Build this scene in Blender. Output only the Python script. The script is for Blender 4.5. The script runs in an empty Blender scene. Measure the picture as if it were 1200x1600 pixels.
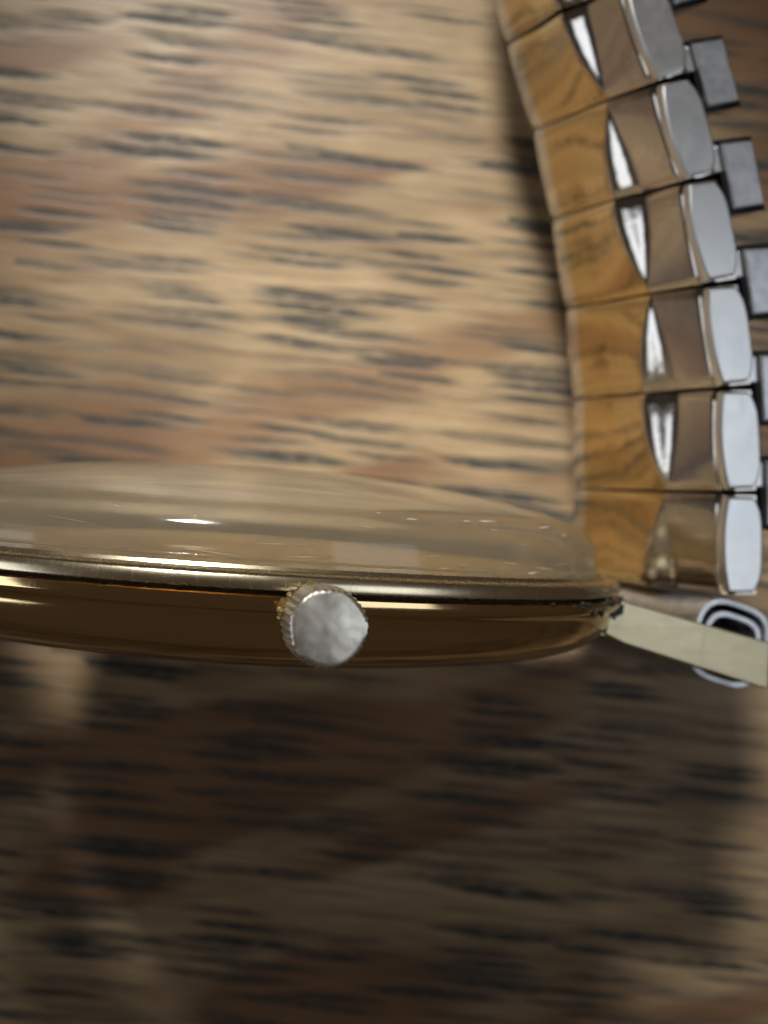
import bpy, math, random
from mathutils import Vector, Matrix, Euler, noise

# ------------------------------------------------------------------ basics
U = 0.0009                      # one modelling unit in metres (case radius 18 u = 16.2 mm)
ROLL = 0.21                     # the watch is rolled on its edge so that the crown leans right
RM = 18.06                      # largest case radius
scene = bpy.context.scene
COL = scene.collection
rnd = random.Random(7)

# watch frame: x along the band axis, y out of the dial, z out of the crown; origin = case centre
W = Matrix.Rotation(ROLL, 4, 'Y')
OFF = W.inverted() @ Vector((0, 0, RM))          # case centre seen from the contact point on the table

# ------------------------------------------------------------------ camera
cd = bpy.data.cameras.new('camera')
cam = bpy.data.objects.new('camera', cd)
COL.objects.link(cam)
scene.camera = cam
cd.sensor_fit = 'HORIZONTAL'
cd.sensor_width = 36.0
cd.lens = 36.0 * 1500 / 1200
cd.clip_start = 0.002
cd.clip_end = 10.0
CL = Matrix.Translation((Vector((-5.611, 2.253, 48.761)) + OFF) * U) @ Euler((0.001, -0.243, 0.071), 'XYZ').to_matrix().to_4x4()
cam.matrix_world = W @ CL
cd.dof.use_dof = True
cd.dof.focus_distance = 32.0 * U
cd.dof.aperture_fstop = 95.0

# ------------------------------------------------------------------ world and lamps
world = bpy.data.worlds.new('World')
scene.world = world
world.use_nodes = True
bg = world.node_tree.nodes['Background']
bg.inputs['Color'].default_value = (1.0, 0.72, 0.50, 1)
bg.inputs['Strength'].default_value = 0.036


def lamp(name, loc, target, size, watts, color, sy=None):
    l = bpy.data.lights.new(name, 'AREA')
    l.shape = 'RECTANGLE'
    l.size = size
    l.size_y = sy or size
    l.energy = watts
    l.color = color
    o = bpy.data.objects.new(name, l)
    COL.objects.link(o)
    o.location = loc
    d = Vector(target) - Vector(loc)
    o.rotation_euler = d.to_track_quat('-Z', 'Y').to_euler()
    return o


def spot(name, loc, target, radius, watts, color, cone, blend):
    l = bpy.data.lights.new(name, 'SPOT')
    l.shadow_soft_size = radius
    l.energy = watts
    l.color = color
    l.spot_size = math.radians(cone)
    l.spot_blend = blend
    o = bpy.data.objects.new(name, l)
    COL.objects.link(o)
    o.location = loc
    o.rotation_euler = (Vector(target) - Vector(loc)).to_track_quat('-Z', 'Y').to_euler()
    return o


# a shaded desk lamp behind the dial throws its pool of light on the wood; ceiling light and window are weak
spot('desk_lamp', (-0.034, 0.120, 0.118), (0.006, 0.0105, 0.0), 0.026, 5.9, (1.0, 0.955, 0.875), 14.6, 1.0)
lamp('ceiling_lamp', (0.182, 0.012, 0.230), (0.01, 0, 0), 0.15, 0.082, (0.88, 0.94, 1.0), 0.13)
lamp('window_lamp', (-0.34, -0.06, 0.17), (0, 0, 0.01), 0.24, 0.13, (0.90, 0.95, 1.0), 0.10)

vs = scene.view_settings
vs.view_transform = 'Standard'
vs.look = 'None'
vs.exposure = 0.0
vs.gamma = 1.0
vs.use_curve_mapping = False
scene.render.engine = 'CYCLES'
scene.cycles.caustics_reflective = True
scene.cycles.caustics_refractive = True
scene.cycles.blur_glossy = 0.4
scene.cycles.sample_clamp_indirect = 6.0


# ------------------------------------------------------------------ material helpers
class NT:
    def __init__(self, name):
        self.m = bpy.data.materials.new(name)
        self.m.use_nodes = True
        self.t = self.m.node_tree
        self.b = self.t.nodes['Principled BSDF']
        self.out = self.t.nodes['Material Output']

    def n(self, kind, **kw):
        nd = self.t.nodes.new(kind)
        for k, v in kw.items():
            setattr(nd, k, v)
        return nd

    def put(self, nd, sock, v):
        s = nd.inputs[sock]
        if hasattr(v, 'is_output'):
            self.t.links.new(v, s)
        else:
            s.default_value = v

    def coords(self, scale=(1, 1, 1), rot=(0, 0, 0), loc=(0, 0, 0)):
        c = self.n('ShaderNodeTexCoord')
        mp = self.n('ShaderNodeMapping')
        self.put(mp, 'Vector', c.outputs['Object'])
        self.put(mp, 'Scale', tuple(s / U for s in scale))
        self.put(mp, 'Rotation', rot)
        self.put(mp, 'Location', loc)
        return mp.outputs[0]

    def noise(self, vec, scale=1.0, detail=3.0, rough=0.5, dist=0.0):
        nd = self.n('ShaderNodeTexNoise')
        self.put(nd, 'Vector', vec)
        self.put(nd, 'Scale', scale)
        self.put(nd, 'Detail', detail)
        self.put(nd, 'Roughness', rough)
        self.put(nd, 'Distortion', dist)
        return nd.outputs['Fac']

    def ramp(self, fac, stops, mode='LINEAR'):
        nd = self.n('ShaderNodeValToRGB')
        r = nd.color_ramp
        r.interpolation = mode
        while len(r.elements) < len(stops):
            r.elements.new(0.5)
        for e, (p, c) in zip(r.elements, stops):
            e.position = p
            e.color = (c, c, c, 1) if isinstance(c, (int, float)) else (*c, 1)
        self.put(nd, 'Fac', fac)
        return nd.outputs['Color']

    def mix(self, fac, a, b, kind='MIX'):
        nd = self.n('ShaderNodeMix', data_type='RGBA', blend_type=kind)
        self.put(nd, 0, fac)
        for i, v in ((6, a), (7, b)):
            if isinstance(v, (tuple, list)) and len(v) == 3:
                v = (*v, 1)
            self.put(nd, i, v)
        return nd.outputs[2]

    def math(self, op, a, b=0.0, clamp=False):
        nd = self.n('ShaderNodeMath', operation=op, use_clamp=clamp)
        self.put(nd, 0, a)
        self.put(nd, 1, b)
        return nd.outputs[0]

    def bump(self, h, strength, dist):
        nd = self.n('ShaderNodeBump')
        self.put(nd, 'Height', h)
        self.put(nd, 'Strength', strength)
        self.put(nd, 'Distance', dist * U)
        self.put(self.b, 'Normal', nd.outputs[0])

    def set(self, **kw):
        for k, v in kw.items():
            k = k.replace('_', ' ')
            if isinstance(v, (tuple, list)) and len(v) == 3:
                v = (*v, 1)
            self.put(self.b, k, v)
        return self.m


def mat_wood():
    t = NT('stained_oak')
    tilt = (0, 0, math.radians(2.4))
    # slow warp so that the grain is not ruler straight
    c = t.n('ShaderNodeTexCoord')
    wv = t.coords((0.045, 0.10, 0.1), tilt)
    wn = t.n('ShaderNodeTexNoise')
    t.put(wn, 'Vector', wv)
    t.put(wn, 'Detail', 2.0)
    base = t.coords((1, 1, 1), tilt)
    ws = t.n('ShaderNodeVectorMath', operation='MULTIPLY_ADD')
    t.put(ws, 0, wn.outputs['Color'])
    t.put(ws, 1, (1.2, 0.45, 0.0))
    t.put(ws, 2, base)
    wp = ws.outputs[0]

    def sc(v, s, loc=(0, 0, 0)):
        mp = t.n('ShaderNodeMapping')
        t.put(mp, 'Vector', v)
        t.put(mp, 'Scale', s)
        t.put(mp, 'Location', loc)
        return mp.outputs[0]

    # fine fibres
    fib = t.noise(sc(wp, (0.16, 2.2, 1)), 1.0, 4.0, 0.6)
    fine = t.noise(sc(wp, (0.9, 7.0, 1)), 1.0, 3.0, 0.6)
    tone = t.noise(sc(wp, (0.05, 0.16, 1), (3.1, 1.7, 0)), 1.0, 3.0, 0.55)
    col = t.ramp(fib, [(0.25, (0.230, 0.158, 0.088)), (0.50, (0.345, 0.255, 0.152)), (0.72, (0.460, 0.362, 0.238))])
    col = t.mix(t.ramp(fine, [(0.35, 0.0), (0.7, 0.35)]), col, (0.50, 0.36, 0.21))
    # reddish brown early wood bands running slantwise
    rb = t.noise(sc(t.coords((1, 1, 1), (0, 0, math.radians(-16))), (0.022, 0.085, 1), (0.35, 0.62, 0)), 1.0, 2.5, 0.5, 0.4)
    col = t.mix(t.ramp(rb, [(0.50, 0.0), (0.56, 0.9)]), col, (0.205, 0.112, 0.062))
    # two broad red-brown figure bands crossing the grain, with ragged edges
    sp = t.n('ShaderNodeSeparateXYZ')
    t.put(sp, 0, t.coords((1, 1, 1)))
    X, Y = sp.outputs[0], sp.outputs[1]
    rag = t.math('MULTIPLY', t.math('SUBTRACT', t.noise(sc(wp, (0.10, 0.45, 1)), 1.0, 4.0, 0.6), 0.5), 6.5)
    for x0, y0, k, w in ((-2.5, 9.4, 0.40, 2.6), (-15.0, 27.0, 0.85, 3.4)):
        line = t.math('MULTIPLY', t.math('MAXIMUM', t.math('SUBTRACT', X, x0), -4.0), k)
        d = t.math('ABSOLUTE', t.math('ADD', t.math('SUBTRACT', t.math('SUBTRACT', Y, y0), line), rag))
        col = t.mix(t.ramp(t.math('DIVIDE', d, w), [(0.40, 0.65), (1.0, 0.0)]), col, (0.225, 0.125, 0.072))
    col = t.mix(t.ramp(tone, [(0.35, 0.55), (0.6, 0.0)]), col, (0.13, 0.078, 0.042))
    # open pores: dashes of random cells
    tot = None
    for k, (sx, sy, thr, loc) in enumerate(((0.075, 0.95, 0.52, (0, 0, 0)), (0.115, 1.45, 0.46, (7.3, 2.9, 0)))):
        v = t.n('ShaderNodeTexVoronoi', feature='F1', distance='EUCLIDEAN', voronoi_dimensions='2D')
        t.put(v, 'Vector', sc(wp, (sx, sy, 1), loc))
        t.put(v, 'Scale', 1.0)
        t.put(v, 'Randomness', 0.9)
        sep = t.n('ShaderNodeSeparateColor')
        t.put(sep, 0, v.outputs['Color'])
        on = t.math('LESS_THAN', sep.outputs[0], thr)
        body = t.ramp(v.outputs['Distance'], [(0.24, 1.0), (0.46, 0.0)])
        am = t.math('MULTIPLY', on, body)
        am = t.math('MULTIPLY', am, t.math('MULTIPLY_ADD', sep.outputs[1], 0.5))
        tot = am if tot is None else t.math('MAXIMUM', tot, am)
    # pores crowd together in patches and fray along the fibre
    crowd = t.ramp(t.noise(sc(wp, (0.055, 0.20, 1), (9.0, 4.0, 0)), 1.0, 2.0), [(0.34, 0.5), (0.52, 1.0)])
    fray = t.ramp(t.noise(sc(wp, (0.7, 4.5, 1)), 1.0, 3.0), [(0.34, 0.5), (0.54, 1.0)])
    pore = t.math('MULTIPLY', t.math('MULTIPLY', tot, crowd), fray)
    thin = t.ramp(t.noise(sc(wp, (0.10, 3.6, 1), (1.0, 8.0, 0)), 1.0, 2.0, 0.5), [(0.58, 0.0), (0.68, 0.6)])
    pore = t.math('MAXIMUM', pore, t.math('MULTIPLY', thin, crowd))
    pore = t.math('MINIMUM', t.math('MULTIPLY', pore, 1.25), 1.0)
    col = t.mix(pore, col, (0.038, 0.041, 0.040))
    t.bump(t.math('SUBTRACT', 1.0, pore), 0.25, 0.12)
    rough = t.math('MULTIPLY_ADD', pore, 0.25)
    t.t.nodes[-1].inputs[2].default_value = 0.36
    return t.set(Base_Color=col, Roughness=rough, Specular_IOR_Level=0.35)


def mat_metal(name, color, rough, wear=0.0, bump=0.0, bscale=3.0, dark=None, stretch=(1, 1, 1)):
    t = NT(name)
    v = t.coords(stretch)
    n1 = t.noise(v, bscale, 5.0, 0.6)
    n2 = t.noise(v, bscale * 0.3, 3.0, 0.6)
    col = color
    if dark:
        col = t.mix(t.ramp(n2, [(0.42, 0.0), (0.70, 1.0)]), (*color, 1), (*dark, 1))
    r = t.math('MULTIPLY_ADD', n1, wear)
    t.t.nodes[-1].inputs[2].default_value = max(rough - wear * 0.5, 0.02)
    # hairline scratches in three directions, seen as thin rougher, slightly raised lines
    hair = None
    for k, (sx, sy, sz, ang) in enumerate(((.35, 9, 9, .3), (.5, 11, 11, -.9), (9, .4, 9, .15))):
        hv = t.coords((sx, sy, sz), (ang * .4, ang * .2, ang), (k * 3.1, k * 1.7, k))
        h1 = t.ramp(t.noise(hv, 1.0, 1.0, 0.4), [(0.64, 0.0), (0.72, 1.0)])
        hair = h1 if hair is None else t.math('MAXIMUM', hair, h1)
    r = t.math('ADD', r, t.math('MULTIPLY', hair, 0.035))
    if bump:
        t.bump(n1, 0.6, bump)
    return t.set(Base_Color=col, Roughness=r, Metallic=1.0)


M = {}
M['wood'] = mat_wood()
M['gold'] = mat_metal('polished_gold_plate', (0.54, 0.39, 0.175), 0.07, 0.06, 0.085, 0.50)
M['polished_steel'] = mat_metal('polished_steel', (0.60, 0.575, 0.55), 0.13, 0.06, 0.06, 0.50)
M['black_steel'] = mat_metal('blackened_steel', (0.10, 0.11, 0.13), 0.30, 0.1, 0.0, 3.0)
M['case_gold'] = mat_metal('worn_gold_case', (0.90, 0.67, 0.36), 0.12, 0.16, 0.012, 1.0, (0.74, 0.52, 0.26), (.06, 4.0, .06))
M['bezel'] = mat_metal('pale_gold_bezel', (0.94, 0.83, 0.60), 0.26, 0.10, 0.004, 1.0)
M['steel'] = mat_metal('satin_steel', (0.80, 0.82, 0.84), 0.33, 0.10, 0.004, 1.2, (0.73, 0.76, 0.80))
M['dark_steel'] = mat_metal('tarnished_steel', (0.72, 0.75, 0.80), 0.36, 0.15, 0.01, 4.0, (0.52, 0.55, 0.60))
M['bright_steel'] = mat_metal('bright_steel', (0.80, 0.81, 0.82), 0.15, 0.1, 0.01, 3.0)
M['lug'] = mat_metal('worn_lug_plate', (0.70, 0.64, 0.44), 0.40, 0.12, 0.008, 1.6, (0.62, 0.56, 0.38), (.6, 1.4, 1))
M['crown'] = mat_metal('scuffed_crown_metal', (0.98, 0.95, 0.87), 0.43, 0.20, 0.014, 2.0, (0.80, 0.78, 0.70))
M['dark_hole'] = NT('black_gap').set(Base_Color=(0.006, 0.006, 0.006), Roughness=0.8)


def mat_simple(name, c, r, **kw):
    t = NT(name)
    v = t.coords((1, 1, 1))
    n = t.noise(v, 3.0, 4.0)
    col = t.mix(n, tuple(x * 0.7 for x in c), tuple(min(x * 1.2, 1) for x in c))
    return t.set(Base_Color=col, Roughness=r, **kw)


M['dial'] = mat_simple('champagne_dial', (0.74, 0.66, 0.50), 0.4, Metallic=0.1)
M['grime'] = mat_simple('black_grime', (0.035, 0.030, 0.026), 0.7)
M['verdigris'] = mat_simple('dark_verdigris', (0.035, 0.085, 0.080), 0.45)
M['scratch'] = mat_simple('crystal_nick', (0.80, 0.78, 0.72), 0.35)
M['residue'] = mat_simple('yellow_residue', (0.50, 0.36, 0.15), 0.45, Metallic=0.5)

t = NT('aged_acrylic')
v = t.coords((1, 1, 1))
hz = t.noise(v, 0.8, 4.0)
M['acrylic'] = t.set(Base_Color=(0.90, 0.80, 0.60), Roughness=t.ramp(hz, [(0.3, 0.05), (0.7, 0.13)]), IOR=1.49, Transmission_Weight=0.82)


# ------------------------------------------------------------------ mesh helpers
class MB:
    def __init__(self):
        self.v, self.f = [], []

    def add(self, vs, fs):
        o = len(self.v)
        self.v += [tuple(p) for p in vs]
        self.f += [tuple(i + o for i in f) for f in fs]

    def prism(self, poly, z0, z1, bev=0.0):
        """polygon in x,y (counter-clockwise) extruded in z, with chamfered rims"""
        n = len(poly)
        cx = sum(p[0] for p in poly) / n
        cy = sum(p[1] for p in poly) / n

        def ins(d):
            out = []
            for i in range(n):
                a, b, c = Vector(poly[i - 1]), Vector(poly[i]), Vector(poly[(i + 1) % n])
                e1, e2 = (b - a).normalized(), (c - b).normalized()
                n1, n2 = Vector((-e1.y, e1.x)), Vector((-e2.y, e2.x))
                k = 1 + n1.dot(n2)
                out.append(b + (n1 + n2) * (d / max(k, 0.3)))
            return out
        rings = []
        if bev:
            q = ins(bev)
            h = ins(bev * 0.3)
            rings = [(q, z0), (h, z0 + bev * 0.3), (poly, z0 + bev), (poly, z1 - bev), (h, z1 - bev * 0.3), (q, z1)]
        else:
            rings = [(poly, z0), (poly, z1)]
        vs = [(p[0], p[1], z) for r, z in rings for p in r]
        fs = []
        for k in range(len(rings) - 1):
            for i in range(n):
                j = (i + 1) % n
                fs.append((k * n + i, k * n + j, (k + 1) * n + j, (k + 1) * n + i))
        fs.append(tuple(reversed(range(n))))
        fs.append(tuple((len(rings) - 1) * n + i for i in range(n)))
        self.add(vs, fs)

    def lathe(self, prof, n=192, closed=False):
        """profile of (radius, y) turned about the y axis"""
        m = len(prof)
        vs = []
        for k in range(n):
            a = 2 * math.pi * k / n
            vs += [(r * math.cos(a), y, r * math.sin(a)) for r, y in prof]
        fs = []
        for k in range(n):
            l = (k + 1) % n
            for i in range(m if closed else m - 1):
                j = (i + 1) % m
                fs.append((k * m + i, k * m + j, l * m + j, l * m + i))
        self.add(vs, fs)

    def build(self, name, mat, parent=None, smooth=True, angle=35, off=True):
        me = bpy.data.meshes.new(name)
        o3 = OFF if off else Vector((0, 0, 0))
        me.from_pydata([tuple((Vector(p) + o3) * U) for p in self.v], [], self.f)
        me.validate()
        import bmesh
        bm = bmesh.new()
        bm.from_mesh(me)
        bmesh.ops.remove_doubles(bm, verts=bm.verts, dist=U * 0.0005)
        bmesh.ops.recalc_face_normals(bm, faces=bm.faces)
        bm.to_mesh(me)
        bm.free()
        if smooth:
            me.polygons.foreach_set('use_smooth', [True] * len(me.polygons))
            me.set_sharp_from_angle(angle=math.radians(angle))
        me.materials.append(mat)
        o = bpy.data.objects.new(name, me)
        COL.objects.link(o)
        if parent is not None:
            o.parent = parent
        return o


# ------------------------------------------------------------------ table
mb = MB()
S, T = 160.0, 22.0
g = 8
vs, fs = [], []
mb.v = [(-S, -S, 0), (S, -S, 0), (S, S, 0), (-S, S, 0), (-S, -S, -T), (S, -S, -T), (S, S, -T), (-S, S, -T)]
mb.f = [(0, 1, 2, 3), (7, 6, 5, 4), (0, 4, 5, 1), (1, 5, 6, 2), (2, 6, 7, 3), (3, 7, 4, 0)]
table = mb.build('table_top', M['wood'], None, smooth=False, off=False)
table['kind'] = 'structure'
table['label'] = 'dark stained oak table top with open pores under the watch'

# ------------------------------------------------------------------ the watch
watch = bpy.data.objects.new('wristwatch', None)
COL.objects.link(watch)
watch.empty_display_size = 0.005
watch.rotation_euler = (0, ROLL, 0)
watch['label'] = 'gold plated wristwatch with domed crystal and expanding band standing on its edge on wooden table'
watch['category'] = 'watch'


def smooth_curve(pts, n):
    """Catmull-Rom through the points"""
    out = []
    P = [pts[0]] + list(pts) + [pts[-1]]
    for i in range(1, len(P) - 2):
        for k in range(n):
            u = k / n
            a, b, c, d = (Vector(q) for q in P[i - 1:i + 3])
            out.append(tuple(0.5 * ((2 * b) + (c - a) * u + (2 * a - 5 * b + 4 * c - d) * u * u + (3 * b - a - 3 * c + d) * u ** 3)))
    out.append(tuple(pts[-1]))
    return out


# case body: an upper lip, a soft neck below it, then the bowl down to the back
body = [(16.6, -0.10), (17.85, -0.10), (18.02, -0.16), (18.05, -0.40), (17.98, -0.56)]
body += smooth_curve([(17.92, -0.62), (17.72, -0.86), (17.62, -1.25), (17.42, -1.80), (16.95, -2.45), (16.0, -3.05), (14.4, -3.50), (12.0, -3.78)], 5)
body += [(11.6, -3.80), (11.5, -3.95), (6.0, -4.05), (0.0, -4.08)]
body = [(q[0], q[1] if q[1] > -.62 else -.62 + (q[1] + .62) * .80) for q in body]
body = [(0.0, -2.4), (16.4, -1.2)] + body
mb = MB(); mb.lathe(body, 256)
case = mb.build('case', M['case_gold'], watch, angle=40)

# bezel ring with a groove between it and the case
bez = [(17.05, .02), (17.80, .02), (17.88, .06), (17.90, .12), (17.88, .46), (17.82, .53), (17.66, .60), (17.42, .64), (17.30, .66), (17.24, .78), (17.08, .78)]
mb = MB(); mb.lathe(bez, 256, True)
bezel = mb.build('bezel', M['bezel'], watch, angle=40)
mb = MB(); mb.lathe([(16.5, -0.11), (17.55, -0.11), (17.55, 0.03), (16.5, 0.03)], 192, True)
mb.build('gasket', M['dark_hole'], watch)

# dial and its slanted gold flange under the crystal
mb = MB(); mb.lathe([(0, -0.55), (15.3, -0.55), (15.3, -0.75), (0, -0.75)], 160)
mb.build('dial', M['dial'], watch)
mb = MB(); mb.lathe([(15.2, -0.56), (16.2, 0.25), (16.95, 0.25), (16.95, -0.56)], 192, True)
mb.build('dial_flange', M['bezel'], watch)

# crystal: tall acrylic wall and dome, 1.1 thick
outer = [(16.32, 0.30)] + [(16.32, 0.92), (16.17, 0.97)] + smooth_curve([(16.15, 1.02), (16.12, 1.40), (15.98, 2.10), (15.45, 2.75), (13.8, 3.42), (10.5, 4.12), (7.0, 4.55), (3.5, 4.78), (0.0, 4.85)], 5)
inner = smooth_curve([(0.0, 3.72), (3.5, 3.66), (7.0, 3.45), (10.2, 3.05), (12.9, 2.48), (14.2, 2.00), (14.85, 1.40), (15.05, 0.80), (15.10, 0.30)], 5)
outer = [(q[0] * 1.042, q[1]) for q in outer]
inner = [(q[0] * 1.042, q[1]) for q in inner]
mb = MB(); mb.lathe(outer + inner, 192, True)
crystal = mb.build('crystal', M['acrylic'], watch, angle=60)


# nicks in the crystal: slivers lying on its wall
def crystal_r(y):
    for (r0, y0), (r1, y1) in zip(outer, outer[1:]):
        if y0 <= y <= y1:
            return r0 + (r1 - r0) * (y - y0) / max(y1 - y0, 1e-6)
    return 16.3


mb = MB()
nicks = [(-23, 2.55, 0.30, .05), (-15, 2.40, .15, .04), (9, 2.75, .25, .03), (12.5, 2.72, .5, .04), (22, 2.72, .5, .05), (26, 2.76, .6, .06),
         (27, 2.55, .5, .05), (38, 2.72, .9, .07), (43, 2.62, 1.0, .08), (14, 1.35, .45, .04), (21, 1.30, .5, .04), (26, 1.33, .75, .06),
         (35, 1.30, 1.1, .05), (41, 1.28, .8, .04), (33, .95, .5, .09), (-5, 1.45, 1.6, .02), (17, .95, .3, .03), (5, 2.2, .6, .015), (30, 2.1, .8, .02),
         (-30, 1.9, 1.2, .015), (-12, 1.1, 2.0, .03), (-2, 1.05, 1.4, .03), (46, 2.0, .7, .02)]
for deg, y, ln, wd in nicks:
    deg, y, ln, wd = deg + rnd.uniform(-1.5, 1.5), y + rnd.uniform(-.16, .12), ln * rnd.uniform(.6, 1.7), wd * rnd.uniform(.3, .55)
    for q in range(1):
        a0 = math.radians(90 - deg - q * 1.2 * rnd.uniform(.3, 1))
        yy = y + q * rnd.uniform(-.15, .15)
        tl = rnd.uniform(-0.10, 0.10)
        seg = 5
        top, bot, mid = [], [], []
        for i in range(seg + 1):
            s = i / seg - .5
            a = a0 - s * ln / 16.0
            y2 = yy + s * ln * tl
            w = wd * (1 - (2 * s) ** 2 * .85) * rnd.uniform(.6, 1.2)
            for lst, dy, dr in ((top, w, .0), (mid, 0, .012), (bot, -w, .0)):
                r = crystal_r(y2 + dy) + dr + .004
                lst.append((r * math.cos(a), y2 + dy, r * math.sin(a)))
        n = seg + 1
        fs = []
        for i in range(seg):
            fs += [(i, i + 1, n + i + 1, n + i), (n + i, n + i + 1, 2 * n + i + 1, 2 * n + i)]
        mb.add(top + mid + bot, fs)
nk = mb.build('scratches', M['scratch'], crystal, smooth=False)
nk['kind'] = 'stuff'

# crown: knurled rim, scuffed uneven end face, short stem
RC, CY, Z0, Z1 = 1.28, -0.86, 18.15, 20.15
NT_ = 34
mb = MB()
n = NT_ * 4
rings = []
for z, rr, kn in ((Z0, RC * .90, 0), (Z0 + .12, RC * .97, .5), (Z0 + .3, RC, 1), (Z1 - .32, RC, 1), (Z1 - .12, RC * .975, .7), (Z1 - .02, RC * .93, .15)):
    ring = []
    for k in range(n):
        a = 2 * math.pi * k / n
        tooth = (0, .5, 1, .5)[k % 4]
        wear = 1 + .012 * math.sin(3 * a + 1) + .010 * math.sin(7 * a)
        r = rr * wear - .085 * kn * (1 - tooth)
        ring.append((r * math.cos(a), CY + r * math.sin(a), z + .03 * math.sin(5 * a + z)))
    rings.append(ring)
fr = [.86, .79, .72, .64, .56, .48, .40, .31, .22, .12]
for q in fr:
    ring = []
    for k in range(n):
        a = 2 * math.pi * k / n
        r = RC * q
        x, y = r * math.cos(a), r * math.sin(a)
        hz_ = .035 * noise.noise(Vector((x * 1.3, y * 1.3, 3.3))) + .010 * noise.noise(Vector((x * 3.6, y * 3.6, 1.7))) + .0 * noise.noise(Vector((x * 8, y * 8, .2)))
        ring.append((x, CY + y, Z1 + .10 * (1 - q * q) + hz_ * min(1.0, q * 1.6)))
    rings.append(ring)
vs = [p for r in rings for p in r] + [(0, CY, Z1 + .12)]
fs = [(k * n + i, k * n + (i + 1) % n, (k + 1) * n + (i + 1) % n, (k + 1) * n + i) for k in range(len(rings) - 1) for i in range(n)]
fs += [((len(rings) - 1) * n + i, (len(rings) - 1) * n + (i + 1) % n, len(vs) - 1) for i in range(n)]
fs.append(tuple(reversed(range(n))))
mb.add(vs, fs)
crown = mb.build('crown', M['crown'], watch, angle=55)
mb = MB()
poly = [(.62 * math.cos(2 * math.pi * k / 24), CY + .62 * math.sin(2 * math.pi * k / 24)) for k in range(24)]
mb.prism(poly, 17.0, Z0 + .05)
mb.build('crown_stem', M['case_gold'], watch)

# lugs: flat sided bars sloping back from the case, both sides, both ends
lug_poly = [(15.35, -0.20), (14.75, -0.95), (14.62, -1.72), (15.6, -2.12), (23.02, -3.95), (23.12, -3.80), (23.10, -1.86), (23.0, -1.76)]
for mx in (1, -1):
    pl = [(p[0] * mx, p[1]) for p in lug_poly]
    if mx < 0:
        pl = pl[::-1]
    for z0, z1 in ((7.75, 9.5), (-9.5, -7.75)):
        mb = MB(); mb.prism(pl[::-1] if mx > 0 and False else (pl if sum(a[0] * b[1] - b[0] * a[1] for a, b in zip(pl, pl[1:] + pl[:1])) > 0 else pl[::-1]), z0, z1, .07)
        # root of the lug that runs into the case
        root = [(p[0] - (3.6 if k in (0, 1, 2, 3) else 0) * 1.0, p[1]) for k, p in enumerate([(15.4, -0.55), (14.9, -1.0), (14.9, -1.6), (15.7, -1.75), (17.5, -1.95), (17.5, -1.0)])]
        root = [(p[0] * mx, p[1]) for p in root]
        if sum(a[0] * b[1] - b[0] * a[1] for a, b in zip(root, root[1:] + root[:1])) < 0:
            root = root[::-1]
        s = 1 if z0 > 0 else -1
        za, zb = (7.95, 9.3) if s > 0 else (-9.3, -7.95)
        mb.prism(root, za, zb, .05)
        mb.build('lug', M['lug'], watch, angle=12)


def ring_poly(cx, cy, rx, ry, rot, n=40, p=2.6):
    out = []
    for k in range(n):
        a = 2 * math.pi * k / n
        c, s = math.cos(a), math.sin(a)
        x = rx * math.copysign(abs(c) ** (2 / p), c)
        y = ry * math.copysign(abs(s) ** (2 / p), s)
        out.append((cx + x * math.cos(rot) - y * math.sin(rot), cy + x * math.sin(rot) + y * math.cos(rot)))
    return out


def band_ring(mx):
    """sheet steel loop of the band end wrapped round the spring bar"""
    o = ring_poly(22.3, -2.1, 2.10, 2.02, -.25, p=3.2)
    i = ring_poly(22.3, -2.1, 1.84, 1.76, -.25, p=3.2)
    o2 = ring_poly(22.45, -2.2, 1.60, 1.52, -.25, p=3.2)
    i2 = ring_poly(22.45, -2.2, 1.34, 1.26, -.25, p=3.2)
    for nm, (a, b), z in (('end_loop', (o, i), 7.55), ('inner_end_loop', (o2, i2), 7.35)):
        mb = MB()
        n = len(a)
        zs = (-z, -z + .1, z - .1, z)
        vs = []
        for k, zz in enumerate(zs):
            e = .1 if k in (0, 3) else 0
            for p, q in zip(a, b):
                vs.append((mx * (p[0] + (q[0] - p[0]) * e), p[1] + (q[1] - p[1]) * e, zz))
            for p, q in zip(a, b):
                vs.append((mx * (q[0] + (p[0] - q[0]) * e), q[1] + (p[1] - q[1]) * e, zz))
        fs = []
        for k in range(3):
            for h in (0, n):
                for i_ in range(n):
                    j = (i_ + 1) % n
                    fs.append((k * 2 * n + h + i_, k * 2 * n + h + j, (k + 1) * 2 * n + h + j, (k + 1) * 2 * n + h + i_))
        for k in (0, 3):
            for i_ in range(n):
                j = (i_ + 1) % n
                fs.append((k * 2 * n + i_, k * 2 * n + j, k * 2 * n + n + j, k * 2 * n + n + i_))
        mb.add(vs, fs)
        mb.build(nm, M['dark_steel'], watch, angle=30)
    mb = MB()
    mb.prism([(mx * 22.2 + .6 * math.cos(2 * math.pi * k / 20), -2.6 + .6 * math.sin(2 * math.pi * k / 20)) for k in range(20)], -7.8, 7.8)
    mb.build('spring_bar', M['dark_steel'], watch)


band_ring(1)
band_ring(-1)
for mx in (1, -1):                                # tongue of the band end, added to block light through the gap at the case
    pl = [(18.35 * mx, -2.75), (20.4 * mx, -3.0), (20.5 * mx, -1.35), (18.6 * mx, -1.25)]
    if mx < 0:
        pl = pl[::-1]
    mb = MB(); mb.prism(pl, -7.3, 7.0, .12)
    mb.build('end_tongue', M['polished_steel'], watch, angle=25)

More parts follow.
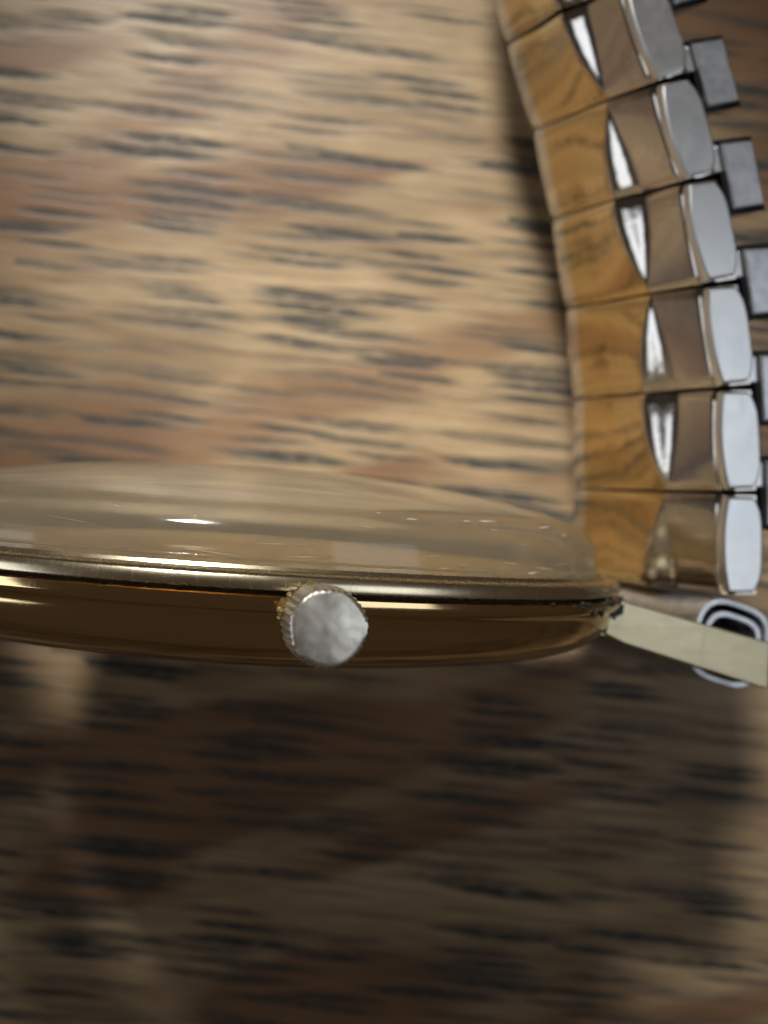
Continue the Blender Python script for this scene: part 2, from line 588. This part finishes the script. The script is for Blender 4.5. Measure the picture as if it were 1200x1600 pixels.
# grime in the seam beside the lug and the green spot at its corner
def blob(mb, c, r, seed, sq=(1, 1, 1)):
    q = random.Random(seed)
    nu, nv = 10, 7
    vs = []
    for j in range(nv + 1):
        th = math.pi * j / nv
        for i in range(nu):
            ph = 2 * math.pi * i / nu
            k = r * q.uniform(.72, 1.15)
            vs.append((c[0] + sq[0] * k * math.sin(th) * math.cos(ph), c[1] + sq[1] * k * math.cos(th), c[2] + sq[2] * k * math.sin(th) * math.sin(ph)))
    fs = [(j * nu + i, j * nu + (i + 1) % nu, (j + 1) * nu + (i + 1) % nu, (j + 1) * nu + i) for j in range(nv) for i in range(nu)]
    mb.add(vs, fs)


mb = MB()
blob(mb, (15.18, -.55, 9.45), .42, 3, (.8, .95, .35))
blob(mb, (15.02, -.95, 9.42), .28, 4, (.8, .9, .4))
vg = mb.build('corrosion_spot', M['verdigris'], watch)
vg['label'] = 'dark green corrosion at the lug corner'
mb = MB()
for k in range(26):
    a = math.radians(rnd.uniform(33, 52) if k < 18 else rnd.uniform(20, 60))
    ln = rnd.uniform(.1, .5)
    dy = -.12 - abs(rnd.gauss(0, .12))
    r = 18.03
    blob(mb, (r * math.cos(a), dy, r * math.sin(a)), rnd.uniform(.04, .11), 50 + k, (1.3, rnd.uniform(.6, 1.8), 1.0))
for a, l in ((48, .55), (44.5, .75), (46, .4)):
    a = math.radians(a)
    blob(mb, (17.98 * math.cos(a), -.42, 17.98 * math.sin(a)), .14, int(l * 100), (.8, l / .2 * .6, .8))
gr = mb.build('seam_grime', M['grime'], watch)
gr['kind'] = 'stuff'

mb = MB()
for k in range(16):
    a = rnd.uniform(1.75, 3.1)
    q = RC * rnd.uniform(.90, 1.10)
    blob(mb, (q * math.cos(a), CY + q * math.sin(a), 18.15 + rnd.uniform(-.1, .9)), rnd.uniform(.05, .13), 300 + k)
rs = mb.build('crown_residue', M['residue'], crown)
rs['kind'] = 'stuff'

# ------------------------------------------------------------------ the band
# joints between links: (x, y) on the near edge (z = +8) and on the far edge (z = -8)
near = [(21.42, 0.16), (21.08, 5.12), (20.45, 10.10), (19.35, 14.95), (17.90, 19.70), (16.15, 24.15), (14.00, 28.40)]
far = [(21.40, 0.35), (21.15, 5.70), (20.65, 11.45), (19.75, 17.15), (18.40, 22.75), (16.75, 28.20), (14.65, 33.30)]
def extend(N, F, turn, count):
    d = math.atan2(N[-1][1] - N[-2][1], N[-1][0] - N[-2][0])
    for _ in range(count):
        d += math.radians(turn)
        for lst in (N, F):
            lst.append((lst[-1][0] + 4.95 * math.cos(d), lst[-1][1] + 4.95 * math.sin(d)))


extend(near, far, -7.0, 3)
near_b = [(-21.42, 0.16), (-22.0, 5.1)]           # the other half of the band, swinging away from the dial
far_b = [(-21.40, 0.35), (-22.1, 5.4)]
extend(near_b, far_b, 9.0, 3)


def link(i, near, far, side):
    n0, n1, f0, f1 = (Vector((*q, 0)) for q in (near[i], near[i + 1], far[i], far[i + 1]))
    ZN, ZF = 7.75, -8.0
    flip = i % 2 == 0                 # alternate links carry the scallop at opposite ends

    def base(s, tt):
        a = n0.lerp(n1, s)
        b = f0.lerp(f1, s)
        p = a.lerp(b, tt)
        p.z = ZN + (ZF - ZN) * tt
        return p
    tan = ((n1 - n0) + (f1 - f0)).normalized()
    nrm = Vector((-tan.y, tan.x, 0)) * side   # towards the dial side
    NS, Nt = 18, 64
    g = .018

    jr = random.Random(i * 17 + 5)
    ja, jt, js = jr.uniform(.85, 1.1), jr.uniform(-.012, .012), jr.uniform(.0, .12)

    def prof(s):
        e = s if not flip else 1 - s          # 1 at the wide end of the scallop
        a = ja * math.sin(min(max((e - js) / .84, 0.0), 1.0) * math.pi / 2) ** 1.15
        tr = .235 + jt + .030 * e
        wid = .012 + .100 * a                 # chamfer facing the near edge, widest at one end of the link
        return a, tr, wid

    def tmap(u, s):
        a, tr, wid = prof(s)
        k = ((0, 0), (.34, tr - wid / 2), (.54, tr + wid / 2), (.90, .83), (1, 1))
        for (u0, t0), (u1, t1) in zip(k, k[1:]):
            if u <= u1 + 1e-9:
                return t0 + (t1 - t0) * (u - u0) / (u1 - u0)
        return 1.0

    def h(s, tt):
        dome = .12 * (1 - abs(2 * s - 1) ** 2.4)
        a, tr, wid = prof(s)
        z = min(max((tt - tr) / wid + .5, 0.0), 1.0)
        step = z * z * (3 - 2 * z) * .75 + z * .25
        t0 = tr - wid / 2
        lo = .22 - .50 * a                    # foot of the chamfer
        lo = lo + (-.70 - lo) * max(0.0, 1 - tt / t0)
        hi = .26 + .62 * a * max(0.0, 1 - max(tt - tr, 0) / .34) ** 1.3
        v = .45 + dome + lo * (1 - step) + hi * step
        # rounded shoulders at both ends of the band's width
        v -= .55 * max(0.0, 1 - tt / .035) ** 2
        v -= .60 * max(0.0, (tt - .93) / .07) ** 1.5
        return v
    vs, fs = [], []
    ss = [g + (1 - 2 * g) * k / NS for k in range(NS + 1)]
    us = [0, .006, .014, .024, .036, .05] + [.02 * k for k in range(3, 51)]
    rows = []
    DEEP = 2.0
    for u in us:
        row = []
        for s in ss:
            tt = tmap(u, s)
            e = min(s - g, 1 - g - s)
            er = .10 * max(0.0, 1 - e / .04) ** 2
            row.append(base(s, tt) + nrm * (h(s, tt) - er))
        # sides go down to the back
        row = [base(ss[0], tmap(u, ss[0])) - nrm * DEEP] + row + [base(ss[-1], tmap(u, ss[-1])) - nrm * DEEP]
        rows.append(row)
    m = len(rows[0])
    vs = [p for r in rows for p in r]
    for k in range(len(rows) - 1):
        for q in range(m):
            r = (q + 1) % m
            fs.append((k * m + q, k * m + r, (k + 1) * m + r, (k + 1) * m + q))
    fs.append(tuple(range(m)))
    fs.append(tuple((len(rows) - 1) * m + q for q in reversed(range(m))))
    mb = MB(); mb.add(vs, fs)
    lk = mb.build('link', M['gold'], watch, angle=40)
    # two-tone: gold middle, polished steel along both edges
    lk.data.materials.append(M['polished_steel'])
    for p in lk.data.polygons:
        c = p.center / U - OFF
        tt = (ZN - c.z) / (ZN - ZF)
        m = base(.5, tt)
        m.z = 0
        L = (base(1, tt) - base(0, tt)).length
        s_ = min(max(.5 + (Vector((c.x, c.y, 0)) - m).dot(tan) / L, 0), 1)
        a, tr, wid = prof(s_)
        if tt < tr + wid / 2 - .001 or tt > .831:
            p.material_index = 1

    # satin steel end caps, lens shaped, on both edges
    for tt, sgn in ((0.0, 1), (1.0, -1)):
        zc = ZN if sgn > 0 else ZF
        poly = []
        L = (base(1, tt) - base(0, tt)).length
        o = base(.5, tt)
        K = 14
        for k in range(K + 1):
            s = .035 + .93 * k / K
            poly.append(base(s, tt) + nrm * (.34 * (1 - abs(2 * s - 1) ** 2.2) - (.34 if sgn > 0 else .9)))
        for k in range(K + 1):
            s = .965 - .93 * k / K
            poly.append(base(s, tt) - nrm * (1.55 + .65 * (1 - abs(2 * s - 1) ** 4)))
        p2 = [(p.x, p.y) for p in poly]
        if sum(a[0] * b[1] - b[0] * a[1] for a, b in zip(p2, p2[1:] + p2[:1])) < 0:
            p2 = p2[::-1]
        mb = MB()
        if sgn > 0:
            mb.prism(p2, zc - .3, zc + .30, .13)
        else:
            mb.prism(p2, zc - .38, zc + .3, .20)
        mb.build('end_cap', M['steel'], lk, angle=14)

    # second row behind the joint: box link, the tab that holds it and a black block painting the shade in the gap
    def bx(s0, s1, d0, d1, z0, z1, bev):
        vs, rings = [], ((z0, bev), (z0 + bev, 0), (z1 - bev, 0), (z1, bev))
        for z, b in rings:
            tt = (ZN - z) / (ZN - ZF)
            bs = b / 5.0
            for s_, d_ in ((s0 + bs, d0 + b), (s1 - bs, d0 + b), (s1 - bs, d1 - b), (s0 + bs, d1 - b)):
                vs.append(base(s_, tt) - nrm * d_)
        fs = [(k * 4 + q, k * 4 + (q + 1) % 4, (k + 1) * 4 + (q + 1) % 4, (k + 1) * 4 + q) for k in range(3) for q in range(4)]
        fs += [(3, 2, 1, 0), (12, 13, 14, 15)]
        mb = MB()
        mb.add(vs, fs)
        return mb
    bx(.64, 1.38, 2.75, 4.85, -7.6, 7.25, .22).build('back_link', M['black_steel'], lk, angle=14)
    bx(.69, 1.33, 2.90, 4.62, 6.6, 7.42, .08).build('back_plate', M['dark_steel'], lk, angle=14)
    bx(1.06, 1.32, 2.0, 3.0, 5.0, 7.10, .08).build('tab', M['steel'], lk, angle=14)
    bx(.04, 1.04, 1.6, 2.9, -7.4, 6.6, .05).build('gap_shade', M['dark_hole'], lk, angle=25)
    return lk


for N_, F_, sd in ((near, far, 1), (near_b, far_b, -1)):
    for i in range(len(N_) - 1):
        link(i, N_, F_, sd)
